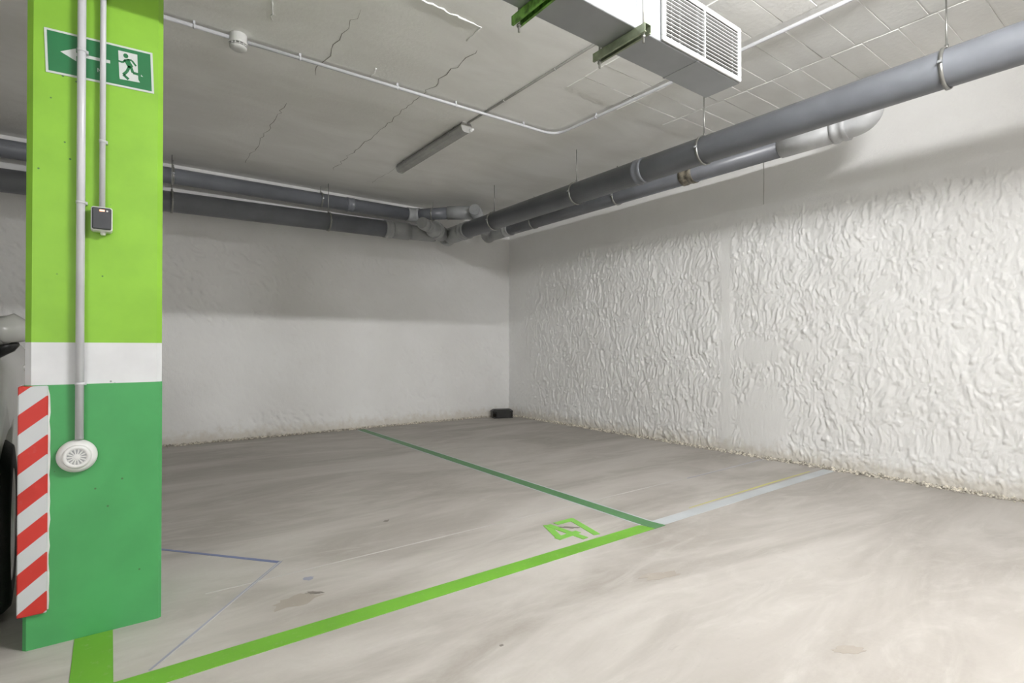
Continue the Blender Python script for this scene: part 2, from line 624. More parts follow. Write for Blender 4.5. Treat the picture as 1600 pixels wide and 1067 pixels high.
wr = relief_wall('wall_right', YB + 1.5, ZC, 0.0075, disp_right,
                 lambda U, D, Z: (XR - D, U - 1.5, Z), ((XR + 0.035, YF, 0), (XR + 0.2, YB + 0.2, ZC)))
wr['label'] = 'white rough sprayed concrete wall with wavy lumps, lit brightly'
wr_ext = (MB().box((XR - 0.005, YF, 0), (XR + 0.035, -1.5, ZC)).build('smooth_panel', M_WALL, wr))
wr_ext['label'] = 'smooth white continuation of the right wall behind the viewer'
wb = relief_wall('wall_back', XR + 3.2, ZC, 0.0105, disp_back,
                 lambda U, D, Z: (U - 3.2, YB - D, Z), ((XL, YB + 0.035, 0), (XR + 0.2, YB + 0.2, ZC)))
wb['label'] = 'white rendered wall with smoother patches behind the pillar'
# its triangles face the room
wb.data.flip_normals() if wb.data.polygons[0].normal.y > 0 else None
wr.data.flip_normals() if wr.data.polygons[0].normal.x > 0 else None

# ---- ceiling blocks between the ribs (those the photo lets one tell apart)
def block_mesh(w, l, t, k):
    rr = random.Random(k)
    mb = MB()
    j = lambda: rr.uniform(-0.0025, 0.0025)
    vs = [(0 + j(), 0 + j(), t + j() * .4), (w + j(), 0 + j(), t + j() * .4), (w + j(), l + j(), t + j() * .4), (0 + j(), l + j(), t + j() * .4)]
    e = 0.0025
    low = [(vs[0][0] + e, vs[0][1] + e, -t + j() * .7), (vs[1][0] - e, vs[1][1] + e, -t + j() * .7), (vs[2][0] - e, vs[2][1] - e, -t + j() * .7), (vs[3][0] + e, vs[3][1] - e, -t + j() * .7)]
    mb.add(vs + low, [(0, 1, 2, 3), (4, 7, 6, 5), (0, 4, 5, 1), (1, 5, 6, 2), (2, 6, 7, 3), (3, 7, 4, 0)])
    me = bpy.data.meshes.new('ceiling_block')
    me.from_pydata(mb.v, [], mb.f)
    me.materials.append(M_BLOCK)
    return me


bays = [(2.63, 3.12), (3.20, 3.712), (3.73, 4.235), (4.25, 4.74)]
for bi, (bx0, bx1) in enumerate(bays):
    meshes = [block_mesh(bx1 - bx0, 0.1865, 0.0045, 10 * bi + k) for k in range(4)]
    for r in range(15):
        y0 = 0.02 + 0.190 * r + (0.035 if bi % 2 else 0.0)
        o = bpy.data.objects.new('ceiling_block', meshes[(r * 3 + bi) % 4])
        COL.objects.link(o)
        o.location = (bx0, y0, ZC - 0.001)
        o.parent = ceiling

# ---- jagged cracks along the ribs
def crack(x, y0, y1, wob, seed, width=0.006, name='ceiling_crack'):
    rr = random.Random(seed)
    pts, y = [], y0
    xx = x
    while y < y1:
        pts.append((xx, y))
        y += rr.uniform(0.03, 0.10)
        xx = x + rr.uniform(-wob, wob)
    mb = MB()
    vs, fs = [], []
    for i, (px, py) in enumerate(pts):
        wd = width * rr.uniform(0.35, 1.0) * (0.3 if i in (0, len(pts) - 1) else 1)
        vs += [(px - wd / 2, py, ZC - 0.0015), (px + wd / 2, py, ZC - 0.0015)]
    for i in range(len(pts) - 1):
        fs.append((2 * i, 2 * i + 2, 2 * i + 3, 2 * i + 1))
    mb.add(vs, fs)
    o = mb.build(name, M_CRACK, ceiling)
    o['label'] = 'dark jagged hairline crack in the ceiling paint'
    return o


crack(1.845, 2.85, 5.75, 0.020, 1, 0.007)
crack(1.10, 2.90, 3.85, 0.018, 2)
crack(1.06, 4.35, 6.05, 0.016, 3, 0.005)
crack(3.12, 2.2, 2.9, 0.01, 4, 0.004)
crack(2.36, 5.2, 5.9, 0.012, 5, 0.004)


# ---- lumpy ridges of white paint left on the skim coat
def ridge(pts, r, seed, label):
    rr = random.Random(seed)
    out = []
    for a, b in zip(pts[:-1], pts[1:]):
        n = max(2, int((Vector(b) - Vector(a)).length / 0.03))
        for i in range(n):
            t = i / n
            out.append((a[0] + (b[0] - a[0]) * t + rr.uniform(-.008, .008), a[1] + (b[1] - a[1]) * t + rr.uniform(-.008, .008), ZC - 0.001))
    o = MB().tube(out, r, 6, rad=[r * rr.uniform(0.3, 1.3) for _ in out]).build('paint_ridge', M_RIDGE, ceiling)
    o['label'] = label
    return o


M_RIDGE = simple('white_paint_ridge', (0.86, 0.86, 0.85), 0.6)
ridge([(1.28, 2.62), (1.74, 2.64), (1.73, 2.83)], 0.006, 1, 'lumpy white paint ridge on the ceiling')
ridge([(0.72, 3.30), (0.68, 3.12), (0.70, 2.98)], 0.005, 2, 'short pale paint run on the ceiling near the smoke detector')
ridge([(1.42, 3.45), (1.44, 3.62)], 0.004, 3, 'small white paint ridge crossing the ceiling conduit')
ridge([(3.24, 2.35), (3.28, 2.10), (3.40, 2.08)], 0.005, 4, 'white paint ridge on the ceiling under the front pipe')


# ---- floor markings (paint, a child of the floor each)
def paint(name, poly, mat, label, z=0.0015):
    o = MB().prism(poly, 0.0, z).build(name, mat, floor)
    o['label'] = label
    return o


def strip(p, q, w0, w1=None):
    p, q = Vector(p), Vector(q)
    d = (q - p).normalized()
    n = Vector((-d.y, d.x))
    w1 = w0 if w1 is None else w1
    return [tuple(p - n * w0 / 2), tuple(q - n * w1 / 2), tuple(q + n * w1 / 2), tuple(p + n * w0 / 2)]


paint('bay_line', [(-0.105, 1.905), (2.415, 1.910), (2.387, 1.998), (-0.000, 1.998), (-0.002, 2.375), (-0.108, 2.375)], M_LGREEN,
      'lime green painted line across the front of the bay', 0.0020)
paint('bay_line', [(2.410, 1.908), (2.505, 1.910), (2.490, 2.02), (2.492, 6.42), (2.408, 6.42), (2.402, 2.02)], M_DGREEN,
      'dark green painted line running to the back wall', 0.0024)
for sx in (2.400, 2.4985):
    paint('old_line_edge', [(sx - 0.008, 2.0), (sx + 0.008, 2.0), (sx + 0.006, 6.40), (sx - 0.006, 6.40)], M_PALE,
          'pale edge of older paint beside the dark green line', 0.0012)
paint('bay_line', [(2.49, 1.920), (4.72, 1.925), (4.72, 2.012), (2.49, 2.004)], M_PALE,
      'pale grey painted line running to the right wall', 0.0016)
paint('old_line_edge', [(2.9, 2.026), (3.9, 2.034), (4.55, 2.040), (4.55, 2.052), (3.9, 2.054), (2.9, 2.034)], M_YELLOW,
      'thin faded yellow edge along the pale line', 0.0012)
paint('saw_line', strip((0.30, 2.50), (4.72, 2.515), 0.009, 0.011), M_CHALK, 'thin pale straight line scored across the floor', 0.001)
paint('chalk_line', strip((3.55, 2.505), (4.70, 2.52), 0.018, 0.022), M_BLUEF, 'thin bluish end of the scored line near the wall', 0.0007)
paint('chalk_line', strip((0.10, 3.29), (0.62, 2.665), 0.016, 0.022), M_BLUE, 'blue chalk line slanting away behind the pillar', 0.0011)
paint('chalk_line', strip((0.63, 2.67), (0.09, 2.01), 0.016, 0.007), M_BLUEF, 'blue chalk line slanting towards the lime green line', 0.0011)
paint('scratch_line', strip((0.645, 2.69), (0.11, 2.02), 0.004), M_CHALK, 'thin white scratch beside the slanting blue chalk line', 0.0014)


# ---- stencilled bay number 47
def stroke_poly(mb, pts, wd, z):
    for a, b in zip(pts[:-1], pts[1:]):
        mb.prism(strip(a, b, wd), 0.0, z)


mb = MB()
stroke_poly(mb, [(1.965, 2.315), (1.885, 2.108)], 0.040, 0.0020)
stroke_poly(mb, [(1.868, 2.112), (2.035, 2.128)], 0.040, 0.0023)
stroke_poly(mb, [(1.972, 2.310), (1.995, 2.030)], 0.040, 0.0026)
o = mb.build('bay_number', M_NUMBER, floor); o['label'] = 'light green stencilled digit 4 on the floor'
mb = MB()
stroke_poly(mb, [(2.022, 2.300), (2.165, 2.302)], 0.040, 0.0020)
stroke_poly(mb, [(2.152, 2.318), (2.085, 2.035)], 0.040, 0.0023)
o = mb.build('bay_number', M_NUMBER, floor); o['label'] = 'light green stencilled digit 7 on the floor'


def blob(name, cx, cy, rx, ry, rot, seed, mat, label, z=0.0006):
    rr = random.Random(seed)
    n = 22
    poly = []
    for k in range(n):
        a = 2 * PI * k / n
        q = 1 + rr.uniform(-0.28, 0.28)
        x, y = rx * q * math.cos(a), ry * q * math.sin(a)
        poly.append((cx + x * math.cos(rot) - y * math.sin(rot), cy + x * math.sin(rot) + y * math.cos(rot)))
    return paint(name, poly, mat, label, z)


blob('floor_stain', 2.04, 2.21, 0.055, 0.010, -0.75, 1, M_STAIN, 'dark rubber scuff across the bay number', 0.0030)
blob('floor_stain', 1.27, 2.93, 0.022, 0.012, 0.5, 2, M_STAIN, 'small dark spot on the floor of the bay')
blob('floor_stain', 0.66, 2.245, 0.012, 0.035, 0.9, 3, M_STAIN, 'dark curled tyre mark inside the lime line')
blob('floor_stain', 0.68, 2.40, 0.024, 0.018, 0.3, 4, M_BLUEF, 'small blue chalk smudge on the floor')

M_FAINT = mat_line('faint_brown_stain', (0.35, 0.315, 0.27), 0.9)
blob('floor_stain', 1.94, 1.50, 0.030, 0.095, 1.25, 5, M_FAINT, 'faint brown streak outside the lime line')
blob('floor_stain', 1.96, 0.76, 0.022, 0.055, 1.0, 6, M_FAINT, 'faint pale brown patch towards the right of the aisle')
blob('floor_stain', 0.58, 2.22, 0.10, 0.05, 0.2, 7, M_FAINT, 'faint smeared tyre print inside the lime line', 0.0004)
blob('floor_stain', 1.05, 1.47, 0.008, 0.006, 0.2, 8, M_STAIN, 'tiny dark speck on the aisle floor')

# ------------------------------------------------------------------ pillar
PX0, PX1, PY0, PY1 = -0.241, 0.141, 2.38, 2.78
pillar = thing('pillar', ((PX0 + PX1) / 2, (PY0 + PY1) / 2, 0),
               'square concrete pillar painted lime green above, white band, emerald green below', 'pillar')


def chamfered(z0, z1, c, grow=0.0):
    a, b, d, e = PX0 - grow, PX1 + grow, PY0 - grow, PY1 + grow
    poly = [(a + c, d), (b - c, d), (b, d + c), (b, e - c), (b - c, e), (a + c, e), (a, e - c), (a, d + c)]
    return MB().prism(poly, z0, z1)


o = chamfered(0.0, 0.878, 0.010, 0.0012).build('lower_section', M_EMER, pillar); o['label'] = 'emerald green lower part'
o = chamfered(0.878, 1.022, 0.017).build('white_band', M_WHITEP, pillar); o['label'] = 'white painted band'
o = chamfered(1.022, ZC + 0.002, 0.017).build('upper_section', M_LIME, pillar); o['label'] = 'lime green upper part'

# ------------------------------------------------------------------ striped corner guard on the pillar
guard = thing('corner_guard', (PX0, PY0, 0.118), 'red and white striped corner guard on the pillar base', 'corner guard')
gx0, gx1, gy0 = PX0 - 0.014, -0.180, PY0 - 0.016
STRIPE_OFF = -0.2504 - 0.86 * gy0 + 0.1305 * 4
M_STRIPE = mat_stripes()
mb = MB()
mb.box((gx0, gy0, 0.118), (gx1, PY0 - 0.0015, 0.876), 0, 0.003)
mb.box((gx0, PY0 - 0.0015, 0.118), (PX0 - 0.0015, PY0 + 0.07, 0.876), 0, 0.003)
mb.build('striped_panel', M_STRIPE, guard)
rr = random.Random(3)
poly = [(gx1 - 0.001, 0.125)]
zz = 0.125
while zz < 0.87:
    poly.append((gx1 + rr.uniform(0.003, 0.007), zz)); zz += 0.03
poly.append((gx1 - 0.001, 0.870))
MB().prism(poly, 0, 0.004, 0, Matrix(((1, 0, 0, 0), (0, 0, -1, PY0 - 0.001), (0, 1, 0, 0), (0, 0, 0, 1)))).build('glue_edge', M_FOAMW, guard)

# ------------------------------------------------------------------ exit sign on the pillar
FR = lambda x, z, y: Matrix(((1, 0, 0, x), (0, 0, -1, y), (0, 1, 0, z), (0, 0, 0, 1)))      # local XY -> plane facing -Y, extrude towards the viewer
sx0, sz0, sw, sh = -0.192, 1.936, 0.304, 0.150
tilt = Matrix.Rotation(math.radians(2.2), 4, 'Z')
sign = thing('exit_sign', (sx0 + sw / 2, PY0, sz0), 'green emergency exit sign with white arrow and running figure on the pillar', 'sign')
FS = FR(sx0, sz0, PY0 - 0.0005) @ tilt


def rect(x0, y0, x1, y1):
    return [(x0, y0), (x1, y0), (x1, y1), (x0, y1)]


MB().prism(rect(0, 0, sw, sh), 0, 0.002, 0, FS).build('border_panel', M_SIGNW, sign)
MB().prism(rect(0.007, 0.007, sw - 0.007, sh - 0.007), 0.002, 0.0026, 0, FS).build('green_field', M_SIGNG, sign)
# white door with the figure cut through as green shapes on top
MB().prism([(0.202, 0.028), (0.262, 0.030), (0.2570, 0.040), (0.257, 0.130), (0.201, 0.130), (0.201, 0.040)], 0.0026, 0.0030, 0, FS).build('white_doorway', M_SIGNW, sign)
fig = MB()
fig.prism([(0.2225 + 0.0075 * math.cos(a), 0.116 + 0.0085 * math.sin(a)) for a in [2 * PI * k / 14 for k in range(14)]], 0.003, 0.0034, 0, FS)


def limb(pts, wd):
    for a, b2 in zip(pts[:-1], pts[1:]):
        fig.prism(strip(a, b2, wd), 0.003, 0.0034, 0, FS)


limb([(0.223, 0.104), (0.236, 0.078)], 0.017)                                    # trunk
limb([(0.221, 0.101), (0.213, 0.090), (0.199, 0.092)], 0.006)                    # leading arm
limb([(0.226, 0.104), (0.240, 0.104), (0.252, 0.087)], 0.006)                    # trailing arm
limb([(0.233, 0.082), (0.224, 0.060), (0.213, 0.046), (0.220, 0.040), (0.228, 0.033)], 0.009)   # standing leg
limb([(0.236, 0.080), (0.242, 0.060), (0.266, 0.058)], 0.009)                    # kicking leg
fig.build('running_figure', M_SIGNG, sign)
MB().prism([(0.262, 0.054), (0.272, 0.053), (0.264, 0.063)], 0.0026, 0.0030, 0, FS).build('white_foot', M_SIGNW, sign)
MB().prism([(0.040, 0.079), (0.082, 0.101), (0.082, 0.0865), (0.176, 0.0865), (0.176, 0.0755), (0.082, 0.0755), (0.082, 0.057)], 0.0026, 0.0030, 0, FS).build('arrow', M_SIGNW, sign)
mb = MB()
for (a, b2) in (((0.140, 0.036), (0.140, 0.050)), ((0.140, 0.050), (0.149, 0.036)), ((0.149, 0.036), (0.149, 0.050))):
    mb.prism(strip(a, b2, 0.0022), 0.0026, 0.0030, 0, FS)
mb.build('small_mark', M_SIGNW, sign)

# ------------------------------------------------------------------ conduits, switch, siren on the pillar
def pillar_conduit(name, x, r, z0, z1, clips, label):
    y = PY0 - 0.0085 - r
    t = thing(name, (x, y, z0), label, 'conduit')
    MB().tube([(x, y, z0), (x, y, z1)], r, 18).build('tube', M_CONDUIT, t)
    for zc in clips:
        c = MB()
        c.lathe([(r + 0.0004, -0.005), (r + 0.0014, -0.005), (r + 0.0014, 0.005), (r + 0.0004, 0.005)], (x, y, zc), (0, 0, 1), 18, closed_ends=False)
        c.box((x + r - 0.002, y + 0.002, zc - 0.005), (x + r + 0.006, PY0 + 0.0004, zc + 0.005))
        c.build('clip', M_CONDUIT, t)
    return t


pillar_conduit('conduit', -0.0975, 0.0122, 0.690, ZC, (0.88, 1.505, 2.03, 2.6), 'thicker white conduit down the pillar to the round siren')
pillar_conduit('conduit', -0.0390, 0.0088, 1.492, ZC, (1.73, 2.45), 'thinner white conduit down the pillar to the dark switch')

sw_t = thing('wall_switch', (-0.0395, PY0, 1.405), 'small dark grey switch box with red pilot light on the pillar', 'switch')
mb = MB().box((-0.0695, PY0 - 0.044, 1.410), (-0.0095, PY0, 1.494), 0, 0.005)
mb.lathe([(0.007, -0.012), (0.010, 0.0), (0.010, 0.006)], (-0.036, PY0 - 0.022, 1.411), (0, 0, 1), 14)
mb.build('box', M_WPLAST, sw_t)
rk = MB().box((-0.0665, PY0 - 0.051, 1.4145), (-0.0125, PY0 - 0.0435, 1.490), 0, 0.0035).build('rocker', M_ANTH, sw_t)
MB().box((-0.046, PY0 - 0.0525, 1.4765), (-0.0315, PY0 - 0.050, 1.4825), 0, 0.0008).build('pilot_light', M_LED, rk)
MB().lathe([(0.0032, 0), (0.0028, 0.0012)], (-0.0245, PY0 - 0.0508, 1.479), (0, -1, 0), 10).build('symbol', M_WPLAST, rk)

si = thing('siren', (-0.103, PY0, 0.63), 'round white siren sounder with slotted centre on the pillar', 'siren')
SC = (-0.1035, PY0, 0.632)
MB().lathe([(0.040, 0.0), (0.0555, 0.004), (0.0565, 0.012), (0.054, 0.022), (0.046, 0.030), (0.041, 0.033)], SC, (0, -1, 0), 40).build('base', M_WPLAST, si)
cv = MB().lathe([(0.040, 0.031), (0.0395, 0.037), (0.036, 0.041), (0.0285, 0.0425), (0.027, 0.040), (0.012, 0.0405), (0.008, 0.043), (0.001, 0.0435)], SC, (0, -1, 0), 40).build('cover', M_WPLAST, si)
for k in range(14):
    a = 2 * PI * k / 14
    M = Matrix.Translation(Vector(SC) + Vector((0, -0.0405, 0))) @ Matrix.Rotation(a, 4, 'Y')
    MB().box((0.009, -0.0022, -0.0017), (0.0268, 0.001, 0.0017), 0, 0.0006, M).build('rib', M_WPLAST, cv)
    M2 = Matrix.Translation(Vector(SC) + Vector((0, -0.0405, 0))) @ Matrix.Rotation(a + PI / 14, 4, 'Y')
    MB().prism([(0.011, -0.0010), (0.0255, -0.0030), (0.0255, 0.0030), (0.011, 0.0010)], -0.0004, 0.0004, 0, M2 @ Matrix.Rotation(PI / 2, 4, 'X')).build('slot', M_FIT, cv)

# ------------------------------------------------------------------ drain pipes
R_BIG, R_SM = 0.100, 0.080


def pipe_part(t, name, a, b, r, mat, seg=28):
    return MB().tube([a, b], r, seg).build(name, mat, t)


def collar(t, c, axis, r, ln, mat, name='coupling', lip=0.007):
    h = ln / 2
    return MB().lathe([(r - 0.004, -h), (r + lip, -h), (r + lip, -h * .45), (r + lip * .45, -h * .35), (r + lip * .45, h * .35), (r + lip, h * .45), (r + lip, h), (r - 0.004, h)], c, axis, 28).build(name, mat, t)


# lower run along the back wall and its cleanout branch
YL, ZA, ZB = 6.20, 2.445, 2.485
zl = lambda x: ZA + (ZB - ZA) * (x - 0.3) / 2.7
p1 = thing('drain_pipe', (0.5, YL, zl(0.5)), 'thick lower grey drain pipe along the back wall', 'pipe')
pipe_part(p1, 'pipe', (-5.5, YL, zl(-5.5)), (2.66, YL, zl(2.66)), R_BIG, M_PIPE)
collar(p1, (2.70, YL, zl(2.70)), (1, 0, 0), R_BIG, 0.10, M_FIT)
MB().tube([(2.74, YL, zl(2.74)), (2.98, YL, zl(2.98))], R_BIG + 0.004, 28, rad=None).build('socket', M_FIT, p1)
MB().tube([(2.95, YL, zl(2.95)), (3.12, YL, zl(3.1)), (3.34, YL - 0.015, 2.49)], 0.093, 28).build('elbow', M_FIT, p1)

ZP = 2.49
XPF = 3.54
p2 = thing('drain_pipe', (XPF, 3.0, ZP), 'thick front grey drain pipe hung along the right wall', 'pipe')
pipe_part(p2, 'pipe', (XPF, -4.5, ZP), (XPF, 5.72, ZP), R_BIG, M_PIPE)
collar(p2, (XPF, 2.93, ZP), (0, 1, 0), R_BIG, 0.10, M_PIPE, 'coupling', 0.005)
collar(p2, (XPF, 5.74, ZP), (0, 1, 0), R_BIG, 0.13, M_FIT, 'coupling', 0.010)
br = MB()
br.tube([(XPF, 5.76, ZP), (XPF, 6.12, ZP)], R_BIG + 0.004, 28)
br.build('branch_body', M_FIT, p2)
# capped cleanout arm running diagonally into the branch
ca, cb = Vector((2.91, 5.70, ZP + 0.005)), Vector((3.54, 6.21, ZP))
dv = (cb - ca).normalized()
ar = MB()
ar.tube([ca + dv * 0.05, ca + dv * 0.30], 0.070, 28)
ar.tube([ca + dv * 0.20, ca + dv * 0.28, ca + dv * 0.34, ca + dv * 0.62], 0.098, 28, rad=[0.072, 0.078, 0.097, 0.097])
ar.build('cleanout_arm', M_FIT, p2)
collar(p2, ca + dv * 0.42, dv, 0.10, 0.09, M_FIT, 'coupling', 0.010)
MB().lathe([(0.098, -0.05), (0.110, -0.03), (0.112, 0.05), (0.09, 0.10)], cb, dv, 28).build('elbow', M_FIT, p2)
pl = MB().lathe([(0.066, 0.0), (0.070, 0.015), (0.074, 0.06), (0.072, 0.12)], ca + dv * 0.0, dv, 28).build('plug', M_FIT, p2)
MB().lathe([(0.034, 0.0), (0.036, 0.012), (0.038, 0.02)], ca - dv * 0.008, dv, 8).build('plug_boss', M_FIT, pl)

# upper run along the back wall
YU, ZU = 6.36, 2.750
p3 = thing('drain_pipe', (0.5, YU, ZU), 'thinner upper grey drain pipe along the back wall', 'pipe')
pipe_part(p3, 'pipe', (-5.5, YU, ZU - 0.01), (3.05, YU, ZU), R_SM, M_PIPE)
e0, e1 = Vector((3.13, YU, ZU)), Vector((3.47, 6.02, ZU + 0.012))
MB().tube([(3.03, YU, ZU)] + arc((3.12, YU, ZU), (3.07, YU, ZU), (3.16, YU - 0.04, ZU)) + [(3.185, YU - 0.065, ZU)], R_SM + 0.007, 28).build('elbow', M_FIT, p3)
MB().tube([(3.16, YU - 0.04, ZU), e1], R_SM - 0.004, 28).build('pipe', M_PIPE, p3)
e2 = Vector((3.66, 5.86, ZU + 0.01))
MB().tube([e1 - (e2 - e1) * 0.1, e1 + (e2 - e1) * 0.5] + [e2, e2 + Vector((0.16, -0.02, 0))], R_SM + 0.006, 28).build('elbow', M_FIT, p3)
collar(p3, (2.28, YU, ZU), (1, 0, 0), R_SM, 0.09, M_PIPE, 'coupling', 0.004)

# rear run along the right wall
XPR, ZR = 4.20, 2.59
p4 = thing('drain_pipe', (XPR, 3.6, ZR), 'rear grey drain pipe close to the right wall, ending in a pale elbow', 'pipe')
pipe_part(p4, 'pipe', (XPR, 2.06, ZR), (XPR, 5.80, ZR), R_SM, M_PIPE)
da, db = Vector((3.61, 5.64, 2.752)), Vector((4.19, 6.20, 2.60))
dd = (db - da).normalized()
MB().tube([da + dd * 0.03, da + dd * 0.45], R_SM - 0.004, 28).build('cleanout_arm', M_FIT, p4)
MB().tube([da + dd * 0.42, db], R_SM + 0.008, 28).build('branch_body', M_FIT, p4)
MB().lathe([(0.088, -0.04), (0.095, 0.0), (0.085, 0.09)], db, dd, 28).build('elbow', M_FIT, p4)
pl = MB().lathe([(0.070, 0.0), (0.074, 0.015), (0.074, 0.06), (0.068, 0.065)], da, dd, 28).build('plug', M_FIT, p4)
MB().lathe([(0.030, 0.0), (0.032, 0.012), (0.034, 0.02)], da - dd * 0.008, dd, 8).build('plug_boss', M_FIT, pl)
MB().tube([(XPR, 5.78, ZR), (XPR, 6.16, ZR)], R_SM + 0.006, 28).build('socket', M_FIT, p4)
collar(p4, (XPR, 5.72, ZR), (0, 1, 0), R_SM, 0.10, M_FITL, 'coupling', 0.012)
collar(p4, (XPR, 2.93, ZR), (0, 1, 0), R_SM, 0.13, simple('stained_pvc', (0.20, 0.18, 0.14), 0.5, 0, 0.35, 30), 'coupling', 0.008)
pipe_part(p4, 'pale_pipe', (XPR, 1.66, ZR), (XPR, 2.09, ZR), R_SM + 0.008, M_FITL)
collar(p4, (XPR, 1.66, ZR), (0, 1, 0), R_SM + 0.004, 0.10, M_FITL, 'coupling', 0.012)
MB().tube([(XPR, 1.66, ZR), (XPR, 1.60, ZR)] + arc((XPR, 1.475, ZR), (XPR, 1.58, ZR), (XPR + 0.01, 1.475, ZR + 0.11), 10) + [(XPR + 0.02, 1.475, 2.80)], R_SM + 0.002, 28).build('elbow', M_FITL, p4)


# hangers: split ring plus threaded rod
def hanger(x, y, z, r, axis, label, rod=True, group='pipe hangers', rod_top=None, ring_r=0.006):
    t = thing('pipe_hanger', (x, y, z), label, 'hanger', group)
    ax = Vector(axis)
    rr2 = r + 0.003
    MB().lathe([(rr2, -0.009), (rr2 + ring_r, -0.009), (rr2 + ring_r + 0.001, 0.009), (rr2, 0.009), (rr2, -0.009)], (x, y, z), ax, 30, closed_ends=False).build('ring', M_ROD, t)
    side = Vector((-ax.y, ax.x, 0))
    for s in (-1, 1):
        c = Vector((x, y, z)) + side * s * (rr2 + 0.012)
        MB().box((c.x - 0.010, c.y - 0.010, c.z - 0.007), (c.x + 0.010, c.y + 0.010, c.z + 0.007), 0, 0.002).build('clamp_lug', M_GALV, t)
    if rod:
        MB().tube([(x, y, z + rr2), (x, y, ZC)], 0.0042, 8).build('rod', M_ROD, t)
        MB().lathe([(0.009, 0), (0.009, 0.022)], (x, y, z + rr2 + 0.002), (0, 0, 1), 6).build('nut', M_ROD, t)
    return t


hanger(XPF, 0.885, ZP, R_BIG, (0, 1, 0), 'steel ring hanger on the front pipe nearest the viewer, at the right')
hanger(XPF, 2.34, ZP, R_BIG, (0, 1, 0), 'steel ring hanger on the front pipe under the ventilation duct end')
hanger(XPF, 3.72, ZP, R_BIG, (0, 1, 0), 'steel ring hanger midway along the front right pipe')
hanger(XPF, 5.10, ZP, R_BIG, (0, 1, 0), 'steel ring hanger on the front right pipe near the corner fittings')
hanger(XPF, -0.6, ZP, R_BIG, (0, 1, 0), 'steel ring hanger on the front pipe behind the viewer')
hanger(XPR, 3.80, ZR, R_SM, (0, 1, 0), 'steel ring hanger midway along the rear right pipe')
hanger(XPR, 5.18, ZR, R_SM, (0, 1, 0), 'steel ring hanger on the rear right pipe near the corner')
hanger(1.97, YL, zl(1.97), R_BIG, (1, 0, 0), 'steel ring hanger midway along the lower back wall pipe')
hanger(0.44, YL, zl(0.44), R_BIG, (1, 0, 0), 'steel ring hanger on the lower back wall pipe beside the pillar')
hanger(1.93, YU, ZU, R_SM, (1, 0, 0), 'steel ring hanger midway along the upper back wall pipe')
hanger(0.46, YU, ZU, R_SM, (1, 0, 0), 'steel ring hanger on the upper back wall pipe beside the pillar')
hanger(3.31, 6.18, ZU, R_SM - 0.004, (0.707, -0.707, 0), 'steel ring hanger on the short slanting upper pipe at the corner')

o = MB().tube([(XR - 0.012, 2.545, 2.72), (XR - 0.013, 2.545, 2.5), (XR - 0.016, 2.547, 2.33)], 0.0022, 6).build('dangling_wire', M_ROD)
tag(o, 'thin wire hanging down the right wall below the rear pipe', 'wire')

# ------------------------------------------------------------------ ventilation duct with grille
DX1, DY0, DY1, DZ0, DZ1 = 2.64, 1.535, 1.735, 2.40, 2.685
DXS = -3.6
duct = thing('ventilation_duct', (2.0, (DY0 + DY1) / 2, DZ0), 'galvanised rectangular ventilation duct hung below the ceiling', 'duct')
segs = [(DXS, -2.4), (-2.4, -1.2), (-1.2, 0.0), (0.0, 1.2), (1.2, 2.27), (2.27, DX1)]
for a, b2 in segs:
    MB().box((a + 0.0008, DY0, DZ0), (b2 - 0.0008, DY1, DZ1), 0, 0.003).build('duct_section', M_GALV, duct)
for xs in (1.2, 2.27):
    MB().box((xs - 0.007, DY0 - 0.002, DZ0 - 0.002), (xs + 0.007, DY1 + 0.002, DZ1 + 0.002), 0, 0.001).build('seam', M_GALV, duct)
GX0, GX1 = 1.985, 2.636
gr = MB()
fw = 0.026
y0, y1 = DY0 - 0.016, DY0 - 0.0005
gr.box((GX0, y0, DZ0 + 0.002), (GX1, y1, DZ0 + 0.002 + fw), 0, 0.004)
gr.box((GX0, y0, DZ1 - fw), (GX1, y1, DZ1), 0, 0.004)
gr.box((GX0, y0, DZ0 + fw - 0.002), (GX0 + fw, y1, DZ1 - fw + 0.004), 0, 0.004)
gr.box((GX1 - fw, y0, DZ0 + fw - 0.002), (GX1, y1, DZ1 - fw + 0.004), 0, 0.004)
grille = gr.build('grille_frame', M_GRILLE, duct)
MB().box((GX0 + 0.01, DY0 - 0.0012, DZ0 + 0.012), (GX1 - 0.01, DY0 - 0.0002, DZ1 - 0.012)).build('grille_gap_shade', M_DARK, duct)  # near-black sheet, stands in for the shade of the hollow duct between slats
nsl = 12
for k in range(nsl):
    zc = DZ0 + fw + 0.008 + (DZ1 - DZ0 - 2 * fw - 0.012) * (k + 0.5) / nsl
    M = Matrix.Translation((0, DY0 - 0.008, zc)) @ Matrix.Rotation(math.radians(-12), 4, 'X')
    MB().box((GX0 + fw - 0.004, -0.0055, -0.0019), (GX1 - fw + 0.004, 0.0055, 0.0019), 0, 0.0008, M).build('slat', M_GRILLE, grille)
for fx in (0.12, 0.215, 0.5, 0.90):
    xx = GX0 + (GX1 - GX0) * fx
    hw = 0.0045 if fx == 0.5 else 0.0020
    MB().box((xx - hw, DY0 - (0.0155 if fx == 0.5 else 0.0035), DZ0 + fw - 0.003), (xx + hw, DY0 - 0.001, DZ1 - fw + 0.003)).build('mullion', M_GRILLE, grille)


